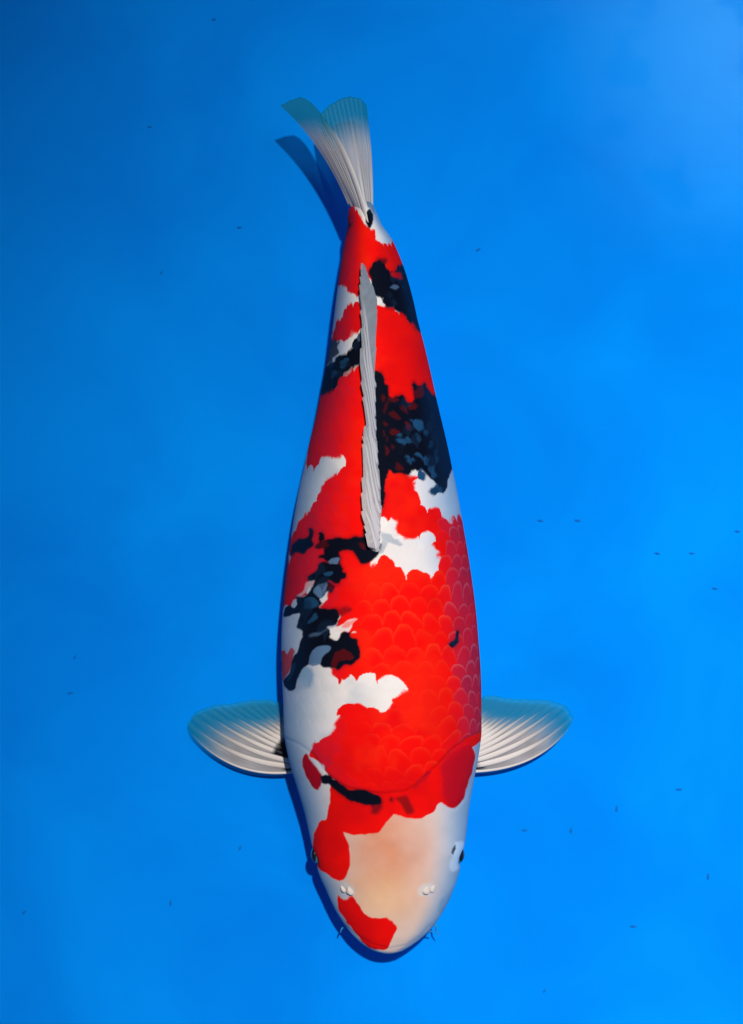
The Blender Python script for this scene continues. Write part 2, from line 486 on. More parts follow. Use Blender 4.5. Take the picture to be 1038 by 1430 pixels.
# (colour, polygon, edge softness, strength, follow scale edges)
PAT = [
    # --- red plates
    (RED, R1((430, 600), (470, 655), (495, 700), (530, 755), (560, 758), (572, 812), (637, 838), (652, 790), (700, 890), (735, 1010), (640, 1010),
             (560, 1010), (530, 1000), (498, 1075), (470, 1085), (440, 1064), (415, 1048), (380, 1040), (392, 960), (405, 880), (420, 760)), 1.0, 1, .25),
    (RED, R1((505, 1122), (470, 1132), (440, 1145), (402, 1185), (372, 1240), (350, 1302), (385, 1312), (430, 1295), (470, 1262), (495, 1235), (515, 1205)), 1.0, 1, .35),
    (RED, R1((560, 1120), (620, 1135), (665, 1140), (690, 1165), (715, 1180), (745, 1205), (790, 1250), (830, 1384), (860, 1500), (860, 1600), (760, 1660), (690, 1660), (600, 1660), (500, 1560), (540, 1300)), 1.0, 1, .3),
    (RED, R2((440, 85), (400, 105), (352, 160), (302, 220), (235, 225), (218, 300), (192, 400), (168, 560), (190, 590), (215, 580), (250, 562), (310, 560), (367, 546), (352, 595),
             (310, 612), (265, 645), (247, 690), (218, 750), (178, 803), (163, 830), (122, 890), (95, 960), (90, 1010), (200, 1000), (460, 1000), (490, 800), (480, 100)), 1.0, 1, .35),
    (RED, R2((540, 610), (590, 615), (680, 630), (703, 690), (720, 735), (765, 795), (800, 803), (842, 820), (880, 868), (925, 880), (980, 1107), (790, 1120), (800, 1040),
             (775, 980), (762, 937), (725, 925), (660, 940), (612, 925), (600, 868), (575, 835), (530, 808)), 1.0, 1, .35),
    (RED, R3((118, 185), (215, 120), (280, 130), (340, 160), (400, 175), (470, 230), (500, 198), (560, 203), (605, 205), (632, 237), (690, 272), (742, 243), (775, 242), (800, 222),
             (830, 170), (870, 0), (960, 100), (1010, 700), (1010, 900), (985, 1020), (800, 1103), (235, 1110), (225, 1030), (250, 1005), (300, 1003), (340, 940), (325, 890), (350, 855), (400, 845),
             (450, 862), (510, 860), (545, 872), (590, 837), (625, 825), (652, 790), (622, 733), (590, 740), (550, 757), (520, 737), (480, 720), (440, 706), (400, 732),
             (370, 742), (345, 732), (318, 690), (400, 660), (435, 560), (395, 500), (412, 470), (360, 478), (335, 470), (330, 430), (245, 422), (300, 370), (280, 320), (215, 312), (178, 345), (130, 382), (85, 425), (70, 400), (85, 300)), 1.0, 1, .35),
    (RED, R3((235, 190), (345, 165), (480, 230), (500, 600), (450, 690), (330, 690), (345, 560), (420, 540), (345, 515), (330, 440), (250, 424), (290, 350), (255, 300)), 1.0, 1, .2),
    (RED, R3((118, 185), (150, 70), (470, 60), (475, 200), (470, 240), (330, 205), (250, 215)), 1.0, 1, .2),
    (RED, R2((470, 560), (600, 600), (640, 740), (560, 800), (520, 800), (490, 790)), 1.0, 1, 0),
    # --- head and shoulder red
    (RED, R4((300, 20), (350, 5), (400, 5), (440, 25), (510, 30), (545, -5), (700, -60), (960, -60), (955, 110), (880, 165), (830, 205), (770, 262), (720, 305), (650, 375), (600, 402),
             (500, 408), (400, 395), (330, 375), (270, 342), (240, 300), (225, 250), (196, 212), (200, 172), (270, 160), (310, 92), (295, 50)), 1.0, 1, .15),
    (RED, R4((266, 380), (262, 450), (250, 520), (212, 545), (192, 590), (183, 650), (185, 700), (205, 750), (240, 775), (275, 798), (322, 808), (345, 762), (359, 700), (345, 640), (330, 597), (380, 603), (470, 598),
             (500, 570), (552, 514), (600, 526), (680, 528), (730, 500), (762, 452), (795, 475), (830, 482), (870, 432), (905, 322), (921, 240), (893, 188), (850, 165), (755, 225), (640, 335), (500, 365), (330, 335)), 1.0, 1, 0),
    (DEEP, R4((766, 285), (800, 235), (845, 205), (893, 190), (919, 240), (905, 322), (870, 432), (830, 478), (795, 470), (772, 400)), 3.5, .72, 0),
    (DEEP, R4((152, 235), (190, 285), (226, 332), (214, 400), (180, 382), (152, 332), (137, 270)), 1.4, 1, 0),
    (RED, R4((298, 875), (322, 893), (366, 884), (411, 945), (450, 976), (520, 980), (564, 1015), (552, 1060), (520, 1116), (480, 1123), (420, 1102), (370, 1040), (312, 960), (292, 910)), 1.0, 1, 0),
    # --- white cut-outs over the red
    (WHITE, R1((560, 670), (600, 700), (643, 790), (637, 836), (580, 815), (566, 765), (577, 715)), 1.0, 1, .2),
    (WHITE, R1((570, 1092), (613, 1100), (616, 1132), (576, 1130)), 1.0, .9, 0),
    (WHITE, R2((303, -10), (395, -10), (385, 30), (350, 42), (305, 55)), 1.0, .8, .2),
    (WHITE, R3((535, 0), (600, 75), (615, 95), (600, 115), (530, 100)), 1.2, .9, .1),
    # --- black (sumi)
    (BLACK, R1((538, 960), (572, 922), (592, 912), (625, 945), (655, 962), (690, 930), (715, 945), (735, 1010), (757, 1080), (778, 1170), (795, 1260), (742, 1215), (715, 1185), (690, 1170),
               (665, 1142), (620, 1135), (612, 1100), (578, 1092), (556, 1050), (550, 1000)), 1.3, 1, .3),
    (BLACK, R1((588, 905), (612, 898), (626, 915), (618, 932), (596, 930)), 1.5, .8, 0),
    (BLACK, R1((520, 680), (545, 660), (558, 690), (552, 740), (535, 758), (522, 730)), 1.0, 1, 0),
    ((0.05, 0.10, 0.15), R1((528, 560), (566, 560), (568, 690), (556, 672), (543, 655), (530, 650)), 1.5, .95, 0),
    (BLACK, R1((420, 745), (445, 732), (450, 745), (428, 790), (412, 810)), 1.2, .8, 0),
    (BLACK, R1((505, 1228), (520, 1400), (490, 1400), (455, 1320), (470, 1285), (495, 1260)), 1.2, 1, .2),
    (BLACK, R1((340, 1305), (385, 1298), (402, 1310), (385, 1335), (400, 1345), (340, 1420), (320, 1400)), 1.3, .95, .3),
    (BLACK, R2((395, 0), (450, -10), (445, 75), (402, 105), (345, 160), (302, 222), (240, 240), (235, 190), (262, 110), (290, 95), (318, 55), (350, 48), (385, 30)), 1.5, 1, .35),
    # --- black on the shoulder, scale by scale
    (RED, R8((498, 605), (545, 600), (600, 585), (640, 560), (700, 560), (770, 500), (835, 600), (832, 650), (780, 625), (740, 620), (700, 660), (640, 706), (590, 690), (550, 650)), 1.0, 1, .1),
    (DEEP, R8((55, 460), (90, 445), (105, 480), (145, 418), (172, 450), (165, 520), (150, 600), (100, 670), (72, 712), (50, 600)), 1.0, .9, 0),
    ((0.05, 0.20, 0.36), R8((215, 600), (300, 590), (348, 650), (330, 760), (230, 800), (140, 830)), 4.0, .75, 0),  # blue shading of the flank, painted as a soft patch
    (BLACK, R7((138, 330), (150, 230), (215, 178), (290, 170), (315, 130), (308, 95), (335, 82), (353, 110), (352, 150), (340, 190), (335, 240), (285, 285), (250, 315), (190, 295)), 1.2, 1, 0),
    (BLACK, EL(R7, 420, 162, 34, 40), 1.1, 1, 0),
    (BLACK, R7((345, 268), (360, 230), (420, 200), (470, 178), (540, 165), (610, 163), (650, 170), (720, 152), (790, 160), (815, 60), (840, 60), (835, 225), (870, 230), (872, 278), (900, 285), (928, 232), (958, 232), (952, 290), (920, 342), (870, 378),
               (830, 408), (780, 410), (745, 372), (720, 322), (680, 288), (620, 278), (588, 300), (582, 350), (575, 405), (500, 400), (440, 368), (388, 362), (400, 325), (435, 310), (430, 268), (390, 272)), 1.5, 1, .05),
    (BLACK, R7((283, 522), (310, 500), (380, 460), (385, 420), (430, 388), (500, 392), (580, 402), (608, 440), (604, 475), (640, 492), (636, 535), (600, 545), (580, 588), (550, 588), (530, 640), (505, 665), (468, 655),
               (400, 720), (418, 760), (402, 805), (560, 822), (500, 860), (250, 850), (80, 880), (95, 800), (140, 780), (182, 760), (188, 700), (240, 700), (290, 660), (330, 612), (352, 570), (300, 560)), 1.3, 1, 0),
    (BLACK, R8((80, 75), (130, 55), (200, 40), (290, 50), (360, 60), (410, 72), (562, 68), (572, 130), (560, 190), (540, 222), (470, 240), (500, 290), (500, 330), (560, 345), (590, 290), (630, 262), (672, 285), (692, 330), (742, 342), (758, 400),
               (772, 500), (740, 532), (700, 567), (640, 570), (600, 602), (560, 617), (535, 595), (500, 602), (450, 602), (415, 575), (380, 560), (310, 575), (262, 602), (232, 660), (202, 720), (180, 785), (140, 810), (85, 770), (75, 715),
               (130, 640), (150, 590), (160, 520), (200, 450), (225, 370), (250, 320), (240, 262), (195, 240), (200, 180), (220, 130), (205, 95), (140, 85)), 1.3, 1, 0),
    (WHITE, R8((488, 272), (520, 240), (570, 225), (620, 190), (660, 165), (735, 163), (692, 195), (682, 235), (662, 276), (632, 262), (592, 285), (560, 345), (510, 312)), .9, .92, 0),
    (RED, R8((600, 225), (640, 180), (730, 164), (690, 196), (660, 232)), 1.4, .55, 0),
    (MAROON, R8((500, 565), (520, 490), (560, 450), (620, 438), (690, 468), (717, 510), (692, 526), (640, 530), (572, 535), (548, 580), (530, 602)), .9, .95, 0),
    (MAROON, R8((575, 70), (640, 40), (690, 60), (660, 100), (580, 130)), 3.0, .7, 0),
    (MAROON, EL(R7, 430, 235, 60, 28, -20), 2.4, .8, 0),
    (MAROON, EL(R7, 780, 245, 45, 16, 45), 1.6, .8, 0),
    (MAROON, EL(R7, 505, 618, 34, 38), 1.4, .8, 0),
    (DEEP, R7((470, 560), (500, 562), (570, 600), (565, 622), (520, 592)), .8, .8, 0),
    (MIST, R8((305, 575), (308, 510), (340, 450), (380, 408), (440, 393), (503, 420), (482, 458), (425, 505), (408, 570), (350, 592)), 1.0, .95, 0),
    (BLUE, EL(R8, 345, 152, 55, 30, -35), 1.4, .9, 0),
    (BLUE, EL(R8, 150, 650, 22, 75, 25), 1.6, .9, 0),
    (MIST, R8((420, 270), (480, 235), (560, 205), (540, 235), (470, 262), (360, 325), (300, 300)), 1.6, .45, 0),
    (MIST, R7((342, 655), (388, 592), (470, 574), (466, 640), (440, 690), (400, 712)), 1.0, .9, 0),
    (BLUE, R7((255, 730), (275, 708), (315, 703), (370, 730), (392, 778), (350, 802), (262, 803)), 1.0, .95, 0),
    (MIST, R7((482, 380), (500, 362), (545, 350), (572, 356), (560, 402), (500, 400)), 1.0, .8, 0),
    (BLUE, R7((440, 492), (470, 472), (515, 472), (520, 500), (465, 512)), 1.0, .9, 0),
    (WHITE, R7((410, 742), (440, 692), (470, 690), (462, 720), (422, 748)), .8, .85, 0),
    (WHITE, R7((142, 790), (155, 742), (180, 730), (190, 780), (165, 808)), .8, .8, 0),
    (WHITE, R7((280, 560), (342, 562), (352, 588), (322, 632), (262, 662), (225, 700), (190, 700), (260, 640)), 1.2, .5, 0),
    # --- black right of the dorsal fin
    (BLACK, R9((120, 60), (130, -10), (238, -10), (262, 110), (292, 130), (302, 222), (340, 252), (382, 223), (432, 235), (470, 290), (532, 288), (548, 258), (520, 120), (542, 93), (600, 140), (640, 98), (690, 200), (760, 250),
               (830, 500), (880, 700), (915, 900), (872, 1020), (822, 1172), (780, 1110), (740, 1060), (700, 1040), (650, 990), (600, 940), (520, 950), (490, 987), (420, 982), (340, 962), (298, 932), (268, 1050), (256, 1200), (250, 1308),
               (222, 1310), (150, 1000), (140, 600)), 1.3, 1, .12),
    *[(MAROON, EL(R9, *q), 1.7, k_, 0) for q, k_ in (((335, 262, 40, 26), .9), ((246, 246, 14, 34, -15), .9), ((350, 412, 55, 30, 20), .75), ((440, 350, 42, 20, 50), .7), ((525, 328, 45, 32, 15), .95),
       ((588, 195, 46, 58), 1), ((270, 498, 20, 26), .7), ((484, 515, 42, 24, 50), 1), ((355, 575, 42, 26, 15), .9), ((250, 590, 11, 28), .7), ((275, 755, 20, 32, -15), .85), ((335, 720, 14, 24), .6), ((395, 915, 36, 38), .75), ((265, 340, 18, 60, 10), .5), ((278, 655, 10, 20), .5))],
    *[(BLUE, EL(R9, *q), 1.6, k_, .15) for q, k_ in (((568, 502, 66, 34, 38), 1), ((462, 655, 64, 34, 14), 1), ((580, 640, 12, 34, -25), .9), ((622, 830, 78, 30, 38), .9), ((500, 842, 58, 22, 18), .9), ((718, 950, 50, 50, 30), .95), ((600, 985, 52, 42), 1), ((765, 1130, 50, 52), 1),
       ((660, 590, 16, 16), .6), ((770, 840, 16, 22), .6), ((700, 700, 22, 40, 20), .35), ((760, 760, 20, 50, 15), .4), ((405, 600, 16, 16), .9))],
    *[(BLUE, EL(R2, *q), 1.1, .9, 0) for q in ((345, 92, 26, 15, -40), (288, 100, 10, 22, 20), (300, 150, 10, 22, 25))],
    (BLACK, R3((865, 515), (881, 522), (876, 572), (852, 602), (835, 582), (860, 552)), 1.4, 1, 0),
    (BLACK, R4((218, 338), (240, 328), (272, 342), (312, 370), (350, 398), (420, 400), (482, 425), (496, 458), (462, 470), (400, 458), (340, 440), (290, 405), (258, 372), (226, 372)), 1.2, 1, 0),
    (BLACK, R4((455, 462), (490, 455), (498, 475), (475, 505), (455, 500)), 2.5, .75, 0),
    (BLACK, R4((535, 438), (550, 440), (546, 455), (534, 452)), 1.2, .8, 0),
    (MAROON, R4((560, 435), (612, 428), (642, 500), (610, 508), (588, 470)), 3.0, .75, 0),
    (DEEP, R4((640, 382), (700, 318), (722, 318), (700, 350), (655, 392)), 2.0, .7, 0),
    (GREY, R2((535, 915), (590, 935), (632, 960), (600, 972), (535, 945)), 1.6, .8, .1),
    (GREY, R2((528, 950), (560, 960), (545, 1000), (520, 1012)), 1.6, .7, .1),
    # --- maroon scales showing through the black
    (MAROON, R1((595, 912), (612, 908), (615, 922), (600, 924)), 1.2, .7, 0),
    (DEEP, R1((640, 965), (690, 970), (700, 1000), (660, 990)), 1.6, .7, 0),
    # --- grey-blue scales in the black
    (SLATE, R1((640, 1045), (660, 1030), (682, 1042), (665, 1052)), 1.0, .9, 0),
    (SLATE, R1((480, 1275), (495, 1260), (510, 1275), (500, 1298), (482, 1295)), 1.0, .7, 0),
    ((0.04, 0.13, 0.23), R4((835, 845), (835, 925), (760, 960), (765, 905), (800, 870)), 4.0, .85, 0),
    (EYESKIN, R4((825, 640), (862, 632), (868, 665), (850, 700), (838, 755), (818, 770), (803, 735), (812, 700)), 2.6, .72, 0),
    ((0.72, 0.60, 0.52), R4((305, 830), (335, 818), (368, 838), (372, 868), (350, 885), (322, 892), (306, 862)), 2.5, .85, 0),
    ((0.72, 0.60, 0.52), R4((662, 850), (690, 824), (730, 820), (748, 838), (730, 868), (700, 880), (670, 874)), 2.5, .85, 0),
    (BLACK, R4((812, 660), (826, 645), (826, 665), (816, 690), (808, 680)), .9, .85, 0),
]


def smooth_poly(P, n=4):
    """closed Catmull-Rom curve through the outline points"""
    P = np.asarray(P, float)
    a, b, c, d = np.roll(P, 1, 0), P, np.roll(P, -1, 0), np.roll(P, -2, 0)
    out = []
    for t in np.arange(n) / n:
        out.append(0.5 * (2 * b + (c - a) * t + (2 * a - 5 * b + 4 * c - d) * t * t + (3 * b - a - 3 * c + d) * t ** 3) * .8 + (b + (c - b) * t) * .2)
    return np.stack(out, 1).reshape(-1, 2)


def mixc(c, col, k):
    return c + (np.asarray(col, float) - c) * k[:, None]


def body_colour(px, py):
    """albedo pattern of the koi at positions on its back"""
    f, de, xc, yc, hid = scale_field(px, py)
    head = sstep(2.5, -2.5, seg_dist(px, py, HEADPOLY, True))       # 1 on the head
    wx = px + (fbm(px * 0.10, py * 0.10, 41) - .5) * 5.0
    wy = py + (fbm(px * 0.10, py * 0.10, 51) - .5) * 5.0
    c = np.tile(np.asarray(WHITE, float), (len(px), 1))
    # soft warm tone of the skull
    c = mixc(c, (0.78, 0.52, 0.36), head * 0.6 * sstep(1.0, .4, np.abs(px - 541) / 112))
    g = np.exp(-(((px - 540) / 62) ** 2 + ((py - 1195) / 88) ** 2))
    c = mixc(c, (0.76, 0.235, 0.10), head * np.clip(g * 1.0, 0, 1) * (0.65 + 0.45 * fbm(px * .03, py * .03, 8)))
    g = np.exp(-(((px - 535) / 48) ** 2 + ((py - 1258) / 40) ** 2))
    c = mixc(c, (0.92, 0.52, 0.26), head * g * 0.7)
    redness = np.zeros(len(px)); blackness = np.zeros(len(px)); keep = np.zeros(len(px))
    for col, poly, soft, k, sc in PAT:
        P = smooth_poly(poly)
        m = np.where((px > P[:, 0].min() - 22) & (px < P[:, 0].max() + 22) & (py > P[:, 1].min() - 22) & (py < P[:, 1].max() + 22))[0]
        if len(m) == 0:
            continue
        kk = sc * (1 - head[m]) * (1.1 if col == BLACK else 0.6 if col == WHITE else 1.8)
        qx = wx[m] + (xc[m] - px[m]) * kk
        qy = wy[m] + (yc[m] - py[m]) * kk
        a = sstep(soft, -soft, seg_dist(qx, qy, P, True)) * k
        c[m] = c[m] + (np.asarray(col, float) - c[m]) * a[:, None]
        if col == BLACK:           # smoky edge where the black lies under the red
            sm = sstep(6, -3, seg_dist(qx, qy, P, True)) * .6 * redness[m] * (1 - a)
            c[m] = c[m] + (np.asarray(MAROON, float) - c[m]) * sm[:, None]
        isr = 1.0 if col in (RED, DEEP) else 0.0
        isb = 1.0 if col in (BLACK, SLATE, MAROON, BLUE, MIST) else 0.0
        keep[m] += (float(col == EYESKIN) - keep[m]) * a
        redness[m] += (isr - redness[m]) * a
        blackness[m] += (isb - blackness[m]) * a
    body = 1 - head
    cc = (fL(py) + fR(py)) / 2
    ww = np.maximum((fR(py) - fL(py)) / 2, 3)
    u = (px - cc) / ww
    # thinner red on the right flank, crimson shade painted on the left one
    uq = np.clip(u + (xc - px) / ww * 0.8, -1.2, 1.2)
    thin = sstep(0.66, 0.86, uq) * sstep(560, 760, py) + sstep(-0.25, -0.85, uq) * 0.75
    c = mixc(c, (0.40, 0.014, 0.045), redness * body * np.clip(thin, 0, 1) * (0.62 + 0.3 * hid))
    # scale rims and centres
    rim = sstep(0.24, 0.04, f) * (0.35 + 0.65 * hid)
    inner = sstep(0.18, 0.5, f)
    zone = sstep(760, 830, py) * sstep(-0.25, 0.0, u) * (0.35 + 0.9 * fbm(px * .018 + 3, py * .018, 77, 2))
    lvl = np.clip(0.03 + 0.8 * zone * (.35 + .65 * sstep(1075, 985, py)) * (.5 + .7 * hid), 0, 1)
    c = mixc(c, (0.95, 0.050, 0.010), redness * body * rim * lvl * (1 - np.clip(thin, 0, 1)))
    c = mixc(c, (0.95, 0.020, 0.006), redness * body * (1 - inner) * lvl * .6 * (1 - np.clip(thin, 0, 1)))
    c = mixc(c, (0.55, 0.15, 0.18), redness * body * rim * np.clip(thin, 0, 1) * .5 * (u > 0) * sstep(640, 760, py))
    c = mixc(c, (0.006, 0.020, 0.046), blackness * body * inner * (hid > 0.68) * 0.5 * sstep(.2, .5, np.abs(u)) * sstep(.15, .5, np.abs(u)))
    c = mixc(c, (0.0035, 0.018, 0.050), blackness * sstep(.6, .98, np.abs(u)) * .75)  # blue cast of the tank painted on the black flanks
    wh = np.clip(1 - redness - blackness - keep, 0, 1)
    c = mixc(c, (0.58, 0.57, 0.58), wh * body * rim * 0.12)
    c = mixc(c, (0.66, 0.65, 0.66), wh * body * (hid - 0.3).clip(0, 1) * inner * 0.35)
    # blue-grey shade painted on the white flanks and the sides of the head
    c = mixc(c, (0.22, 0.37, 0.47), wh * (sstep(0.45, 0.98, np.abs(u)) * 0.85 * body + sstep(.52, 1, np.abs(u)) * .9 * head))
    # blue-grey clouding in the white, uneven depth in the red
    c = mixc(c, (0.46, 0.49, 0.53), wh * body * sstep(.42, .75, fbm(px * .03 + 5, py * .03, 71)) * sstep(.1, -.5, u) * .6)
    c = mixc(c, (0.72, 0.0022, 0.004), redness * sstep(.40, .75, fbm(px * .022, py * .022, 73)) * .55)
    c = mixc(c, (0.97, 0.016, 0.003), redness * body * sstep(.45, .7, fbm(px * .02 + 7, py * .02, 75)) * sstep(.7, .2, np.abs(u - .1)) * .7)
    # gentle mottling
    c = c * (0.94 + 0.12 * fbm(px * .05, py * .05, 61))[:, None]
    # seam between skull and first scales
    sd = seg_dist(px, py, HEADLINE, False)
    c = mixc(c, c * 0.55, np.exp(-(sd / 1.8) ** 2) * (0.05 + .28 * redness))
    return c


def body_relief(px, py):
    f, de, xc, yc, hid = scale_field(px, py)
    head_d = seg_dist(px, py, HEADPOLY, True)
    body = sstep(-1.5, 3.5, head_d)
    w = (fR(py) - fL(py)) / 2
    sh = (1 - np.clip(f / 1.7, 0, 1)) * sstep(0, 0.09, f)
    h = body * sh * (0.0022 * w + 0.04) * (.25 + .75 * sstep(.35, .75, fbm(px * .014, py * .014, 66, 2))) * sstep(290, 340, py)
    h += body * 0.3                                            # scaled skin starts as a step behind the skull
    h -= 0.35 * np.exp(-(np.minimum(np.abs(head_d), 30) / 2.3) ** 2)
    # gill plates
    for pl in (R4((766, 285), (800, 235), (845, 205), (893, 190), (919, 240), (905, 322), (870, 432), (830, 478), (795, 470), (772, 400)),):
        d = seg_dist(px, py, pl, True)
        h += 1.3 * sstep(4, -8, d) - 0.6 * np.exp(-((d - 2) / 2.0) ** 2)
    # brow over each eye, lip fold round the snout
    for ex in (449, 635):
        h += 2.5 * np.exp(-(((px - ex) / 15) ** 2 + ((py - 1194) / 20) ** 2))
    lip = seg_dist(px, py, R4((330, 1015), (390, 1062), (450, 1098), (530, 1118), (610, 1104), (670, 1066), (715, 1015)), False)
    h -= 0.7 * np.exp(-(lip / 2.2) ** 2)
    h += 0.5 * (fbm(px * .06, py * .06, 91) - .5)
    return h


# rows along the body, columns round it (dense on the visible back)
rows = np.concatenate([np.arange(284, 1300, 1.15), np.arange(1300, 1324, .8), np.arange(1324, 1331.6, .4)])
th_top = np.linspace(0, math.pi, 351)
th_bot = math.pi + np.linspace(0, math.pi, 50)[1:-1]
th = np.concatenate([th_top, th_bot])
Yg, Tg = np.meshgrid(rows, th, indexing='ij')
Lg, Rg, Hg, Bg = fL(Yg), fR(Yg), fT(Yg), fB(Yg)
cg, wg = (Lg + Rg) / 2, (Rg - Lg) / 2
co, si = np.cos(Tg), np.sin(Tg)
dx = -co * wg
dz = np.where(si >= 0, np.abs(si) ** EX * Hg * HF, -np.abs(si) ** 0.9 * Bg)
ridge = crom(Yg, np.array([284., 400, 560, 760, 950, 1331.5]), np.array([3., -4, -7, -6, -2, 0]))   # the back leans a little
dx = dx + ridge * np.clip(si, 0, 1) ** 2
nx_, nz_ = -co * Hg, si * np.maximum(wg, 1)
nl = np.sqrt(nx_ ** 2 + nz_ ** 2) + 1e-6
nx_, nz_ = nx_ / nl, nz_ / nl
Zf = fZ(Yg)
x3, y3 = unproj(cg + dx, Yg, Zf)
z3 = Zf + dz
kk = kz(z3)
PX, PY = CX + (x3 - CX) / kk, CY + (y3 - CY) / kk
top = (si >= -0.02)
rel = np.zeros(Yg.shape)
rel[top] = body_relief(PX[top], np.clip(PY[top], 262, 1340)) * sstep(-0.02, 0.22, si[top])
taper = sstep(1331.5, 1318, Yg) * sstep(284, 305, Yg)
x3 = x3 + nx_ * rel * taper
z3 = z3 + nz_ * rel * taper
# shallow sockets for the eyes in the side of the head
for sg in (-1, 1):
    b = 6.0 * np.exp(-((Yg - 1197) / 9.5) ** 2 - ((z3 - Zf - 6) / 13) ** 2) * ((x3 - 541) * sg > 40)
    x3 = x3 - sg * b
nr, nc = Yg.shape
colr = np.tile(np.asarray(WHITE, float), (nr * nc, 1)).reshape(nr, nc, 3)
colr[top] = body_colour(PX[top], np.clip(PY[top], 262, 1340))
# below the flank line the sides pale off into the white belly
low = ~top
edge_l, edge_r = colr[:, 0], colr[:, len(th_top) - 1]
for j in np.where(~top[0])[0]:
    s_ = abs(math.sin(th[j]))
    e = edge_r if math.cos(th[j]) < 0 else edge_l
    k_ = float(sstep(0.05, 0.5, s_))
    colr[:, j] = e * (1 - k_) + np.asarray((0.74, 0.72, 0.70)) * k_
V = to_world(x3, y3, z3).reshape(-1, 3)
idx = np.arange(nr * nc).reshape(nr, nc)
nxt = np.roll(idx, -1, axis=1)
F = np.stack([idx[:-1], idx[1:], nxt[1:], nxt[:-1]], -1).reshape(-1, 4)
cl = colr.reshape(-1, 3)
# close both ends with a fan of quads collapsed to a centre vertex -> use triangles as degenerate-free pairs
endv = np.stack([V[idx[0]].mean(0), V[idx[-1]].mean(0)])
V = np.concatenate([V, endv])
cl = np.concatenate([cl, colr[0].mean(0)[None], colr[-1].mean(0)[None]])
half = np.arange(0, nc - 1, 2)
n0, n1 = nr * nc, nr * nc + 1
capA = np.stack([idx[0][half], idx[0][half + 1], idx[0][(half + 2) % nc], np.full(len(half), n0)], -1)
capB = np.stack([idx[-1][(half + 2) % nc], idx[-1][half + 1], idx[-1][half], np.full(len(half), n1)], -1)
F = np.concatenate([F, capA, capB])[:, ::-1]

root_loc = (0.012, 0.0, 0.004)
koi = bpy.data.objects.new('koi', None)
koi.empty_display_size = 0.05
link(koi, label='red, white and black koi seen from above in blue tank water', cat='koi')
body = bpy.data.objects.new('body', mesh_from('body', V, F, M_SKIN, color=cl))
link(body, koi)


# ------------------------------------------------------------------ fins
def poly_at(pts, v):
    """point on a polyline at 0..1 of its length"""
    pts = np.asarray(pts, float)
    s = np.concatenate([[0], np.cumsum(np.hypot(*np.diff(pts[:, :2], axis=0).T))])
    s /= s[-1]
    return np.stack([np.interp(v, s, pts[:, i]) for i in range(pts.shape[1])], -1)


class Fin:
    """sheet of rays: base curve -> outer edge curve, each ray a quadratic bow; z is real height"""
    def __init__(self, base, bow0, bow1, edge, zf, base_v=None):
        self.base, self.edge, self.zf = base, edge, zf
        self.bow0, self.bow1 = np.asarray(bow0, float), np.asarray(bow1, float)

    def at(self, u, v, lift=0.0):
        u, v = np.asarray(u, float), np.asarray(v, float)
        b, o = poly_at(self.base, v), poly_at(self.edge, v)
        c = (b + o) / 2 + self.bow0 * ((1 - v) ** 3.2)[..., None] + self.bow1 * (v ** 1.4)[..., None]
        uu = u[..., None]
        P = (1 - uu) ** 2 * b + 2 * uu * (1 - uu) * c + uu ** 2 * o
        z = self.zf(u, v) + lift
        x, y = unproj(P[..., 0], P[..., 1], z)
        return np.stack([x, y, z], -1)


def grid_faces(a, b):
    i = np.arange(a * b).reshape(a, b)
    return np.stack([i[:-1, :-1], i[1:, :-1], i[1:, 1:], i[:-1, 1:]], -1).reshape(-1, 4)


def sheet(name, fin, parent, colf, nu=60, nv=90, thick=0.5, rip=0.0, nrays=12, ragged=0.0):
    u, v = np.meshgrid(np.linspace(0, 1, nu), np.linspace(0, 1, nv), indexing='ij')
    rp = rip * np.cos(v * nrays * 2 * math.pi) * sstep(0, .2, u)
    uu = u * (1 + ragged * (hash2(np.floor(v * nrays * 2), v * 0, 3) - .7) * sstep(.8, 1, u))
    top_ = fin.at(uu, v, rp + thick)
    bot_ = fin.at(uu, v, rp - thick)
    P = np.concatenate([top_.reshape(-1, 3), bot_.reshape(-1, 3)])
    n = nu * nv
    i = np.arange(n).reshape(nu, nv)
    f1 = grid_faces(nu, nv)
    rim = np.concatenate([i[0, :], i[1:, -1], i[-1, ::-1][1:], i[::-1, 0][1:-1]])
    r2 = np.roll(rim, -1)
    fr = np.stack([rim, r2, r2 + n, rim + n], -1)
    Fc = np.concatenate([f1, f1[:, ::-1] + n, fr])
    col, al = colf(u, v)
    col = np.concatenate([col.reshape(-1, 3)] * 2)
    al = 1 - np.sqrt(np.clip(1 - np.concatenate([al.ravel()] * 2), 0, 1))     # two skins
    me = mesh_from(name, to_world(P[:, 0], P[:, 1], P[:, 2]), Fc, M_FIN, color=col, alpha=al)
    return link(bpy.data.objects.new(name, me), parent)


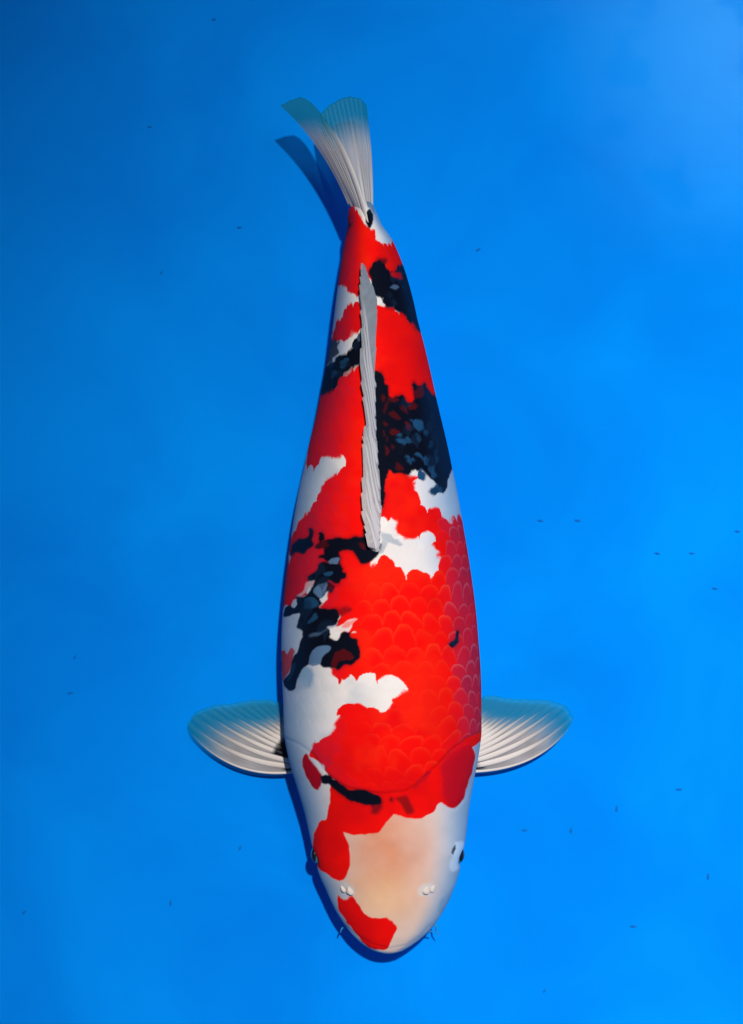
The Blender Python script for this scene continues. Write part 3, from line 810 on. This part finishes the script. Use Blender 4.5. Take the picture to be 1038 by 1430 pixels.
def ray(fin, parent, v, u0, u1, w0, w1, col, a_end=0.0, h=1.3, fade=.45, n=26, lift=0.6, dark=None, bulge=0.0):
    """one fin ray: flattened tapering rod lying on the fin sheet"""
    u = np.linspace(u0, u1, n)
    P = fin.at(u, np.full(n, v), lift)
    T = np.gradient(P, axis=0)
    T /= np.linalg.norm(T, axis=1)[:, None] + 1e-9
    Q = fin.at(u, np.full(n, min(v + .02, 1)), lift) - fin.at(u, np.full(n, max(v - .02, 0)), lift)
    Sd = Q - (Q * T).sum(1)[:, None] * T
    Sd /= np.linalg.norm(Sd, axis=1)[:, None] + 1e-9
    N = np.cross(Sd, T)
    N *= np.sign(N[:, 2:3] + 1e-9)
    t = np.linspace(0, 1, n)
    w = (w0 + (w1 - w0) * t) * (1 + bulge * np.sin(np.clip(t * 1.25, 0, 1) * math.pi))
    w = w * np.sqrt(np.clip((1 - t) / 0.12, 0.03, 1))
    k = 8
    a = np.arange(k) * 2 * math.pi / k
    ring = P[:, None] + Sd[:, None] * (w[:, None, None] / 2) * np.cos(a)[None, :, None] + N[:, None] * (h * (1 - .6 * t))[:, None, None] * np.sin(a)[None, :, None]
    vs = ring.reshape(-1, 3)
    i = np.arange(n * k).reshape(n, k)
    j = np.roll(i, -1, 1)
    Fc = np.stack([i[:-1], i[1:], j[1:], j[:-1]], -1).reshape(-1, 4)
    caps = np.array([[i[0, 0], i[0, 1], i[0, 2], i[0, 3]], [i[0, 0], i[0, 3], i[0, 4], i[0, 7]], [i[0, 4], i[0, 5], i[0, 6], i[0, 7]],
                     [i[-1, 3], i[-1, 2], i[-1, 1], i[-1, 0]], [i[-1, 7], i[-1, 4], i[-1, 3], i[-1, 0]], [i[-1, 7], i[-1, 6], i[-1, 5], i[-1, 4]]])
    Fc = np.concatenate([Fc, caps])
    al = 1 - (1 - a_end) * sstep(1 - fade, 1, t)
    c = np.tile(np.asarray(col, float), (n, 1)) * (1 - .12 * t)[:, None]
    if dark is not None:
        kd = sstep(dark[1], dark[0], u)
        c = c + (np.asarray(BLACK) - c) * kd[:, None]
    me = mesh_from('fin_ray', to_world(vs[:, 0], vs[:, 1], vs[:, 2]), Fc, M_RAY, color=np.repeat(c, k, 0), alpha=np.repeat(al, k))
    return link(bpy.data.objects.new('fin_ray', me), parent)


rng = random.Random(7)
RAYC = (0.88, 0.765, 0.69)


TEAL = np.array((0.004, 0.30, 0.47))


def pect_colour(u, v, bv):
    # pinkish-grey tissue near the body and the front edge, thin teal membrane towards the rear edge
    n_ = fbm(u * 7, v * 26, 5)
    lim = 0.80 - 0.24 * sstep(0.05, 0.6, v) + .05 * (n_ - .5)
    op = sstep(lim + .15, lim - .22, u)
    c = np.stack([0.54 + 0 * u, 0.47 + 0 * u, 0.45 + 0 * u], -1) * (0.75 + .5 * n_)[..., None]
    c = c * op[..., None] + TEAL * (1 - op)[..., None]
    blk = np.maximum(sstep(.20, .14, u) * (0.5 + 0.5 * (v > .04)), sstep(.315, .285, u) * (v > bv[0]) * (v < bv[1]))
    c = c + (np.asarray(BLACK) - c) * blk[..., None]
    a = 0.50 + 0.38 * op - .25 * sstep(.93, 1, u)
    return c, np.clip(a, 0.02, 1)


def pectoral(base, bow0, edge, black_v):
    # u=0 sits inside the flank, hidden under the overhanging side
    fin = Fin(base, bow0, (0, 0), edge, lambda u, v: 20 + 5 * np.sin(np.clip(u, 0, 1) * 2.4) + 6 * v * (1 - u) - 5 * u * v - 5 * u)
    ob = sheet('pectoral_fin', fin, koi, lambda u, v: pect_colour(u, v, black_v), nu=70, nv=110, thick=0.45, rip=0.25, nrays=14, ragged=.02)
    nR = 14
    for i in range(nR):
        v = 0.008 + 0.955 * (i / (nR - 1)) ** 0.92
        u1 = 0.97 - 0.40 * float(sstep(0.05, 0.85, np.array(v))) + rng.uniform(-.03, .03)
        if i == 0:
            ray(fin, ob, 0.006, 0.02, 0.96, 4.2, 2.0, RAYC, 0.1, fade=.5, h=1.6, dark=(.02, .06))
        else:
            dk = (.285, .315) if black_v[0] < v < black_v[1] else (.09, .15)
            ray(fin, ob, v, 0.04, u1, rng.uniform(5.6, 7.0) - 1.4 * v, 2.6, tuple(np.array(RAYC) * rng.uniform(.95, 1.1)), 0.0, fade=.6, h=1.3, dark=dk, bulge=.55)
    return ob


def shift(pts, dx, dy=0):
    return [(a + dx, b + dy) for a, b in pts]


baseL = R5((985, 700), (985, 640), (975, 560), (965, 500), (950, 440))
edgeL = R5((128, 430), (110, 380), (125, 330), (180, 280), (250, 245), (330, 228), (420, 220), (500, 203), (600, 190), (700, 190), (775, 205), (830, 250))
pectoral(baseL, ((430 - 556) / 5.19 * .75, (820 - 565) / 5.19), edgeL, (.22, .58))
baseR = R6((20, 715), (20, 640), (30, 560), (45, 480), (55, 410))
edgeR = R6((815, 385), (838, 330), (825, 290), (770, 230), (690, 200), (600, 190), (500, 185), (400, 185), (300, 170), (210, 155), (140, 190))
pectoral(baseR, ((560 - 417) / 5.19, (735 - 550) / 5.19), edgeR, (.80, 1.0))


# --- tail: one fin, upper lobe swung left over the lower lobe
def tail_colour(uc):
    def f(u, v):
        n_ = fbm(u * 4, v * 30, 15)
        op = sstep(uc + .12 + .08 * (n_ - .5), uc - .2, u)
        c = np.stack([0.60 + 0 * u, 0.56 + 0 * u, 0.57 + 0 * u], -1) * (0.72 + .56 * n_)[..., None]
        c = c * op[..., None] + TEAL * np.array((1, .88, .85)) * (1 - op)[..., None]
        return c, np.clip(0.76 + 0.16 * op, 0, 1)
    return f


tail = bpy.data.objects.new('tail_fin', None)
tail.empty_display_size = 0.02
link(tail, koi)
lowf = Fin(R1((505, 735), (530, 730), (556, 715)), (-16, 12), (6.0, -2), R1((300, 205), (350, 160), (400, 130), (445, 118), (500, 130), (527, 165)),
           lambda u, v: (ZM - 2 - 22 * v) + u * (-8 - 6 * v))
upf = Fin(R1((532, 745), (508, 715), (475, 672), (438, 640)), (17, -24), (13, -14), R1((268, 157), (240, 135), (210, 122), (160, 135), (110, 165)),
          lambda u, v: (146 - 40 * v) * (1 - u) + u * (112 - 16 * v) + 8 * np.sin(u * math.pi) * (1 - v))
lo = sheet('lower_lobe', lowf, tail, tail_colour(.76), nu=70, nv=70, thick=.5, rip=.3, nrays=12, ragged=.006)
for i in range(13):
    v = min(0.04 + .94 * i / 12 + rng.uniform(-.025, .025), .985)
    ray(lowf, lo, v, 0.0, .80 + rng.uniform(-.05, .05), rng.uniform(1.6, 2.8), rng.uniform(1.8, 3.6), tuple(np.array(RAYC) * rng.uniform(.8, 1.05)), 0, fade=.7, h=.6)
up = sheet('upper_lobe', upf, tail, tail_colour(.72), nu=70, nv=70, thick=.5, rip=.3, nrays=12, ragged=.006)
for i in range(12):
    v = 0.02 + .95 * (i / 11) ** 1.1 + (rng.uniform(-.02, .02) if i else 0)
    w0 = 9.5 if i == 0 else rng.uniform(2.4, 4.2)
    ray(upf, up, v, 0.0, .80 + rng.uniform(-.06, .04) - .1 * v, w0, rng.uniform(1.8, 3.4) if i else 5.0, tuple(np.array(RAYC) * (rng.uniform(.8, .98) if i > 1 else 1.04)), 0, fade=.7 if i else .5, h=.7 if i else 1.6)


# --- dorsal fin: folded blade leaning to one side
DR = np.array([  # y, base (right) x, free edge (left) x
    (772, 527, 522), (766, 530, 514), (755, 531, 513), (740, 531, 511), (725, 532, 508), (711, 533, 506.5), (682, 531.5, 507), (653, 529, 508.5), (624, 527.5, 508.5),
    (610, 526, 508), (596, 525.5, 512), (567, 525, 509.5), (538, 525, 506.5), (509, 525.5, 504.5), (480, 527, 506), (447, 527.5, 506.5),
    (418, 526.5, 504), (400, 520, 504), (385, 514, 505), (370, 508.5, 507)])


def dorsal_z(y):
    return fZ(y) + fT(y) * HF


class Dorsal:
    def at(self, u, v, lift=0.0):
        u, v = np.asarray(u, float), np.asarray(v, float)
        y = np.interp(v, np.linspace(0, 1, len(DR)), DR[:, 0])
        xb = np.interp(v, np.linspace(0, 1, len(DR)), DR[:, 1])
        xf = np.interp(v, np.linspace(0, 1, len(DR)), DR[:, 2])
        px = xb + (xf - xb) * u
        fr = v * 17 + .25 * np.sin(v * 41)
        px = px - 2.6 * (fr - np.floor(fr)) * sstep(.55, 1, u) * sstep(0, .08, v) + 1.4 * (v * 11 % 1) * sstep(.45, 0, u)
        py = y - 3.0 * u
        zb = dorsal_z(y) - 1.5 + 14 * sstep(440, 372, y)
        z = zb + 15 * u ** 0.8 * sstep(0, .06, v) * (1 - .55 * sstep(.7, 1, v)) + lift
        x, y3 = unproj(px, py, z)
        return np.stack([x, y3, z], -1)


def dors_colour(u, v):
    n_ = fbm(v * 90 + u * 5, u * 3, 25)
    k = sstep(.9, .1, v)
    c = np.stack([.38 + .40 * k, .40 + .29 * k, .43 + .21 * k], -1) * (.80 + .34 * n_)[..., None]
    return c, np.full(u.shape, .95)


dfin = Dorsal()
dob = sheet('dorsal_fin', dfin, koi, dors_colour, nu=16, nv=260, thick=.6, rip=0, ragged=0)


def dorsal_ray(v0, v1, w0):
    n = 22
    t = np.linspace(0, 1, n)
    class Path:
        def at(self, u, v, lift=0):
            tt = np.asarray(u, float)
            return dfin.at(np.clip(.06 + .90 * tt ** .9 + (np.asarray(v) - .5) * .3, 0, 1.03), v0 + (v1 - v0) * tt, lift + .5)
    k = 1 - .75 * v0
    col = (.44 + .44 * k, .46 + .32 * k, .50 + .24 * k)
    return ray(Path(), dob, .5, 0, 1, w0, 2.2, tuple(np.array(col) * rng.uniform(.9, 1.03)), .3, h=.7, fade=.3, lift=.3)


for i in range(15):
    v0 = .012 + .62 * i / 14 + rng.uniform(-.01, .01)
    dorsal_ray(v0, min(v0 + .26 + rng.uniform(-.05, .08), .985), rng.uniform(3.2, 5.5) if i else 7)


# ------------------------------------------------------------------ eyes, nostrils, barbels
def surf_z(px, py):
    """height of the back under a picture point"""
    z = 100.0
    for _ in range(6):
        x, y = unproj(px, py, z)
        kf = float(kz(fZ(np.array(float(y)))))
        yp = CY + (float(y) - CY) / kf
        yp = float(np.clip(yp, 286, 1330)); yy = np.array(yp)
        w = (fR(yy) - fL(yy)) / 2
        xp = CX + (float(x) - CX) / kf
        u = float(np.clip((xp - (fL(yy) + fR(yy)) / 2) / w, -.99, .99))
        z = float(fZ(yy) + fT(yy) * HF * (1 - u * u) ** (EX / 2))
    return z


def blob(name, mat, parent, centre, rad, rot=0, seg=24, rings=14, warp=0.0):
    bm = bmesh.new()
    bmesh.ops.create_uvsphere(bm, u_segments=seg, v_segments=rings, radius=1)
    x0, y0 = centre[0], centre[1]
    for vtx in bm.verts:
        p = vtx.co
        s = 1 + warp * math.sin(3 * p.x + 2 * p.y + 4 * p.z)
        x, y, z = p.x * rad[0] * s, p.y * rad[1] * s, p.z * rad[2] * s
        xr = x * math.cos(rot) - y * math.sin(rot)
        yr = x * math.sin(rot) + y * math.cos(rot)
        vtx.co = to_world(np.array(x0 + xr), np.array(y0 - yr), np.array(centre[2] + z))
    me = bpy.data.meshes.new(name)
    bm.to_mesh(me); bm.free()
    me.polygons.foreach_set('use_smooth', np.ones(len(me.polygons), bool))
    me.materials.append(mat)
    return link(bpy.data.objects.new(name, me), parent)


def tube(name, mat, parent, pts, r0, r1, n=18):
    pts = np.asarray(pts, float)
    s = np.linspace(0, 1, len(pts))
    t = np.linspace(0, 1, n)
    P = np.stack([crom(t, s, pts[:, i]) for i in range(3)], -1)
    T = np.gradient(P, axis=0); T /= np.linalg.norm(T, axis=1)[:, None]
    A = np.cross(T, (0.3, 0.2, 1.0)); A /= np.linalg.norm(A, axis=1)[:, None]
    B = np.cross(T, A)
    r = (r0 + (r1 - r0) * t) * np.sqrt(np.clip((1 - t) / .1, .05, 1))
    k = 10
    a = np.arange(k) * 2 * math.pi / k
    ring = P[:, None] + r[:, None, None] * (A[:, None] * np.cos(a)[None, :, None] + B[:, None] * np.sin(a)[None, :, None])
    i = np.arange(n * k).reshape(n, k); j = np.roll(i, -1, 1)
    faces = np.stack([i[:-1], i[1:], j[1:], j[:-1]], -1).reshape(-1, 4).tolist() + [list(range(k))[::-1], list(range((n - 1) * k, n * k))]
    vs = ring.reshape(-1, 3)
    me = mesh_from(name, to_world(vs[:, 0], vs[:, 1], vs[:, 2]), faces, mat)
    return link(bpy.data.objects.new(name, me), parent)


ZE = float(fZ(1196.0))
for ex, sg in ((444.4, -1), (638.4, 1)):
    ex = float(unproj(ex, 1196, ZE)[0])
    e = blob('eye', M_IRIS, koi, (ex, 1196, ZE + 8), (10.5, 13, 11))
    blob('pupil', M_PUPIL, e, (ex + sg * 4.2, 1196.0, ZE + 11), (5.0, 10.5, 8.2))

for px_, py_, sg in ((486.0, 1242.5, -1), (598.0, 1242.0, 1)):
    def lump(name, mat, par, ox, oy, rad, rot, sink, warp=.1):
        z = surf_z(px_ + ox, py_ + oy)
        x, y = unproj(px_ + ox, py_ + oy, z)
        return blob(name, mat, par, (float(x), float(y), z - sink), rad, rot, 20, 12, warp)
    na = lump('nostril', M_PALE, koi, -sg * 4.0, .5, (6.2, 7.6, 3.4), .25 * sg, 1.3)
    lump('nostril_flap', M_PALE, na, sg * 5.8, -1.5, (4.6, 6.6, 3.4), -.3 * sg, 1.6)
    lump('nostril_opening', M_HOLE, na, sg * 1.4, 3.0, (1.2, 2.8, 1.6), -.2 * sg, .4)

zb = 44.0
def bp(x, y, z=zb):
    a, b = unproj(x, y, z)
    return (float(a), float(b), z)
tube('barbel', M_BARBEL, koi, [bp(490, 1294, 52), bp(483, 1293), bp(477.5, 1297, 42), bp(475.5, 1303, 38)], 1.9, .8)
tube('barbel', M_BARBEL, koi, [bp(600, 1288, 52), bp(606.5, 1287), bp(609, 1294, 42), bp(609.5, 1300, 38), bp(614, 1308, 34)], 2.0, .7)
tube('barbel', M_BARBEL, koi, [bp(594, 1298, 50), bp(600, 1300, 45), bp(606, 1302, 40)], 1.6, .8)

# ------------------------------------------------------------------ flecks of debris on the tank floor
SPK = [(209, 176, 3, 0), (334, 317, 3.6, .1), (225, 380, 3, .9), (668, 348, 3.8, .5), (755, 727, 4.2, -.1), (807, 727, 4.2, -.1), (919, 773, 4.2, -.15), (967, 773, 4.2, -.15),
       (1031, 742, 4, -.1), (999, 822, 4.2, -.2), (104, 918, 3.2, 1.2), (98, 968, 4, .2), (33, 1275, 3.6, .8), (238, 1262, 4.2, 1.4), (335, 1185, 4, 1.0), (733, 1160, 4.2, 0),
       (798, 1161, 4.6, 1.55), (862, 1130, 4.4, 1.5), (949, 1103, 4.4, 0), (990, 1225, 4.6, 1.5), (885, 1295, 5, 0), (761, 1385, 3.2, 1.0), (298, 26, 3, .3)]
deps = None
for i, (sx, sy, r_, rot) in enumerate(SPK):
    x, y = unproj(sx, sy, 0.5)
    wx_, wy_ = (x - CX) * S, -(y - CY) * S
    bm = bmesh.new()
    bmesh.ops.create_icosphere(bm, subdivisions=2, radius=1)
    for vtx in bm.verts:
        p = vtx.co
        q = 1 + .35 * math.sin(5 * p.x + i) * math.cos(4 * p.y + 2 * i)
        X, Y = p.x * r_ * q * S, p.y * r_ * .36 * q * S
        vtx.co = (X * math.cos(rot) - Y * math.sin(rot), X * math.sin(rot) + Y * math.cos(rot), (p.z + .8) * .9 * S)
    me = bpy.data.meshes.new('debris_fleck')
    bm.to_mesh(me); bm.free()
    me.materials.append(M_DEBRIS)
    ob = bpy.data.objects.new('debris_fleck', me)
    gi = int(round((wx_ + 1.6) / 3.2 * 59)); gj = int(round((wy_ + 1.9) / 3.8 * 59))
    ob.location = (wx_, wy_, float(gz[gi, gj]))
    own = {3: 'tiny dark fleck lying alone beside the tail, on the side away from its shadow',
           1: 'tiny dark fleck lying on the floor just past the shadow of the tail',
           14: "tiny dark fleck lying out from the koi's red-patched cheek",
           15: "tiny dark fleck lying out from the koi's pale cheek, closest to that eye"}.get(i)
    link(ob, label=own or 'tiny dark fleck of debris lying on the open blue tank floor', cat='debris', group='flecks of debris on the tank floor')
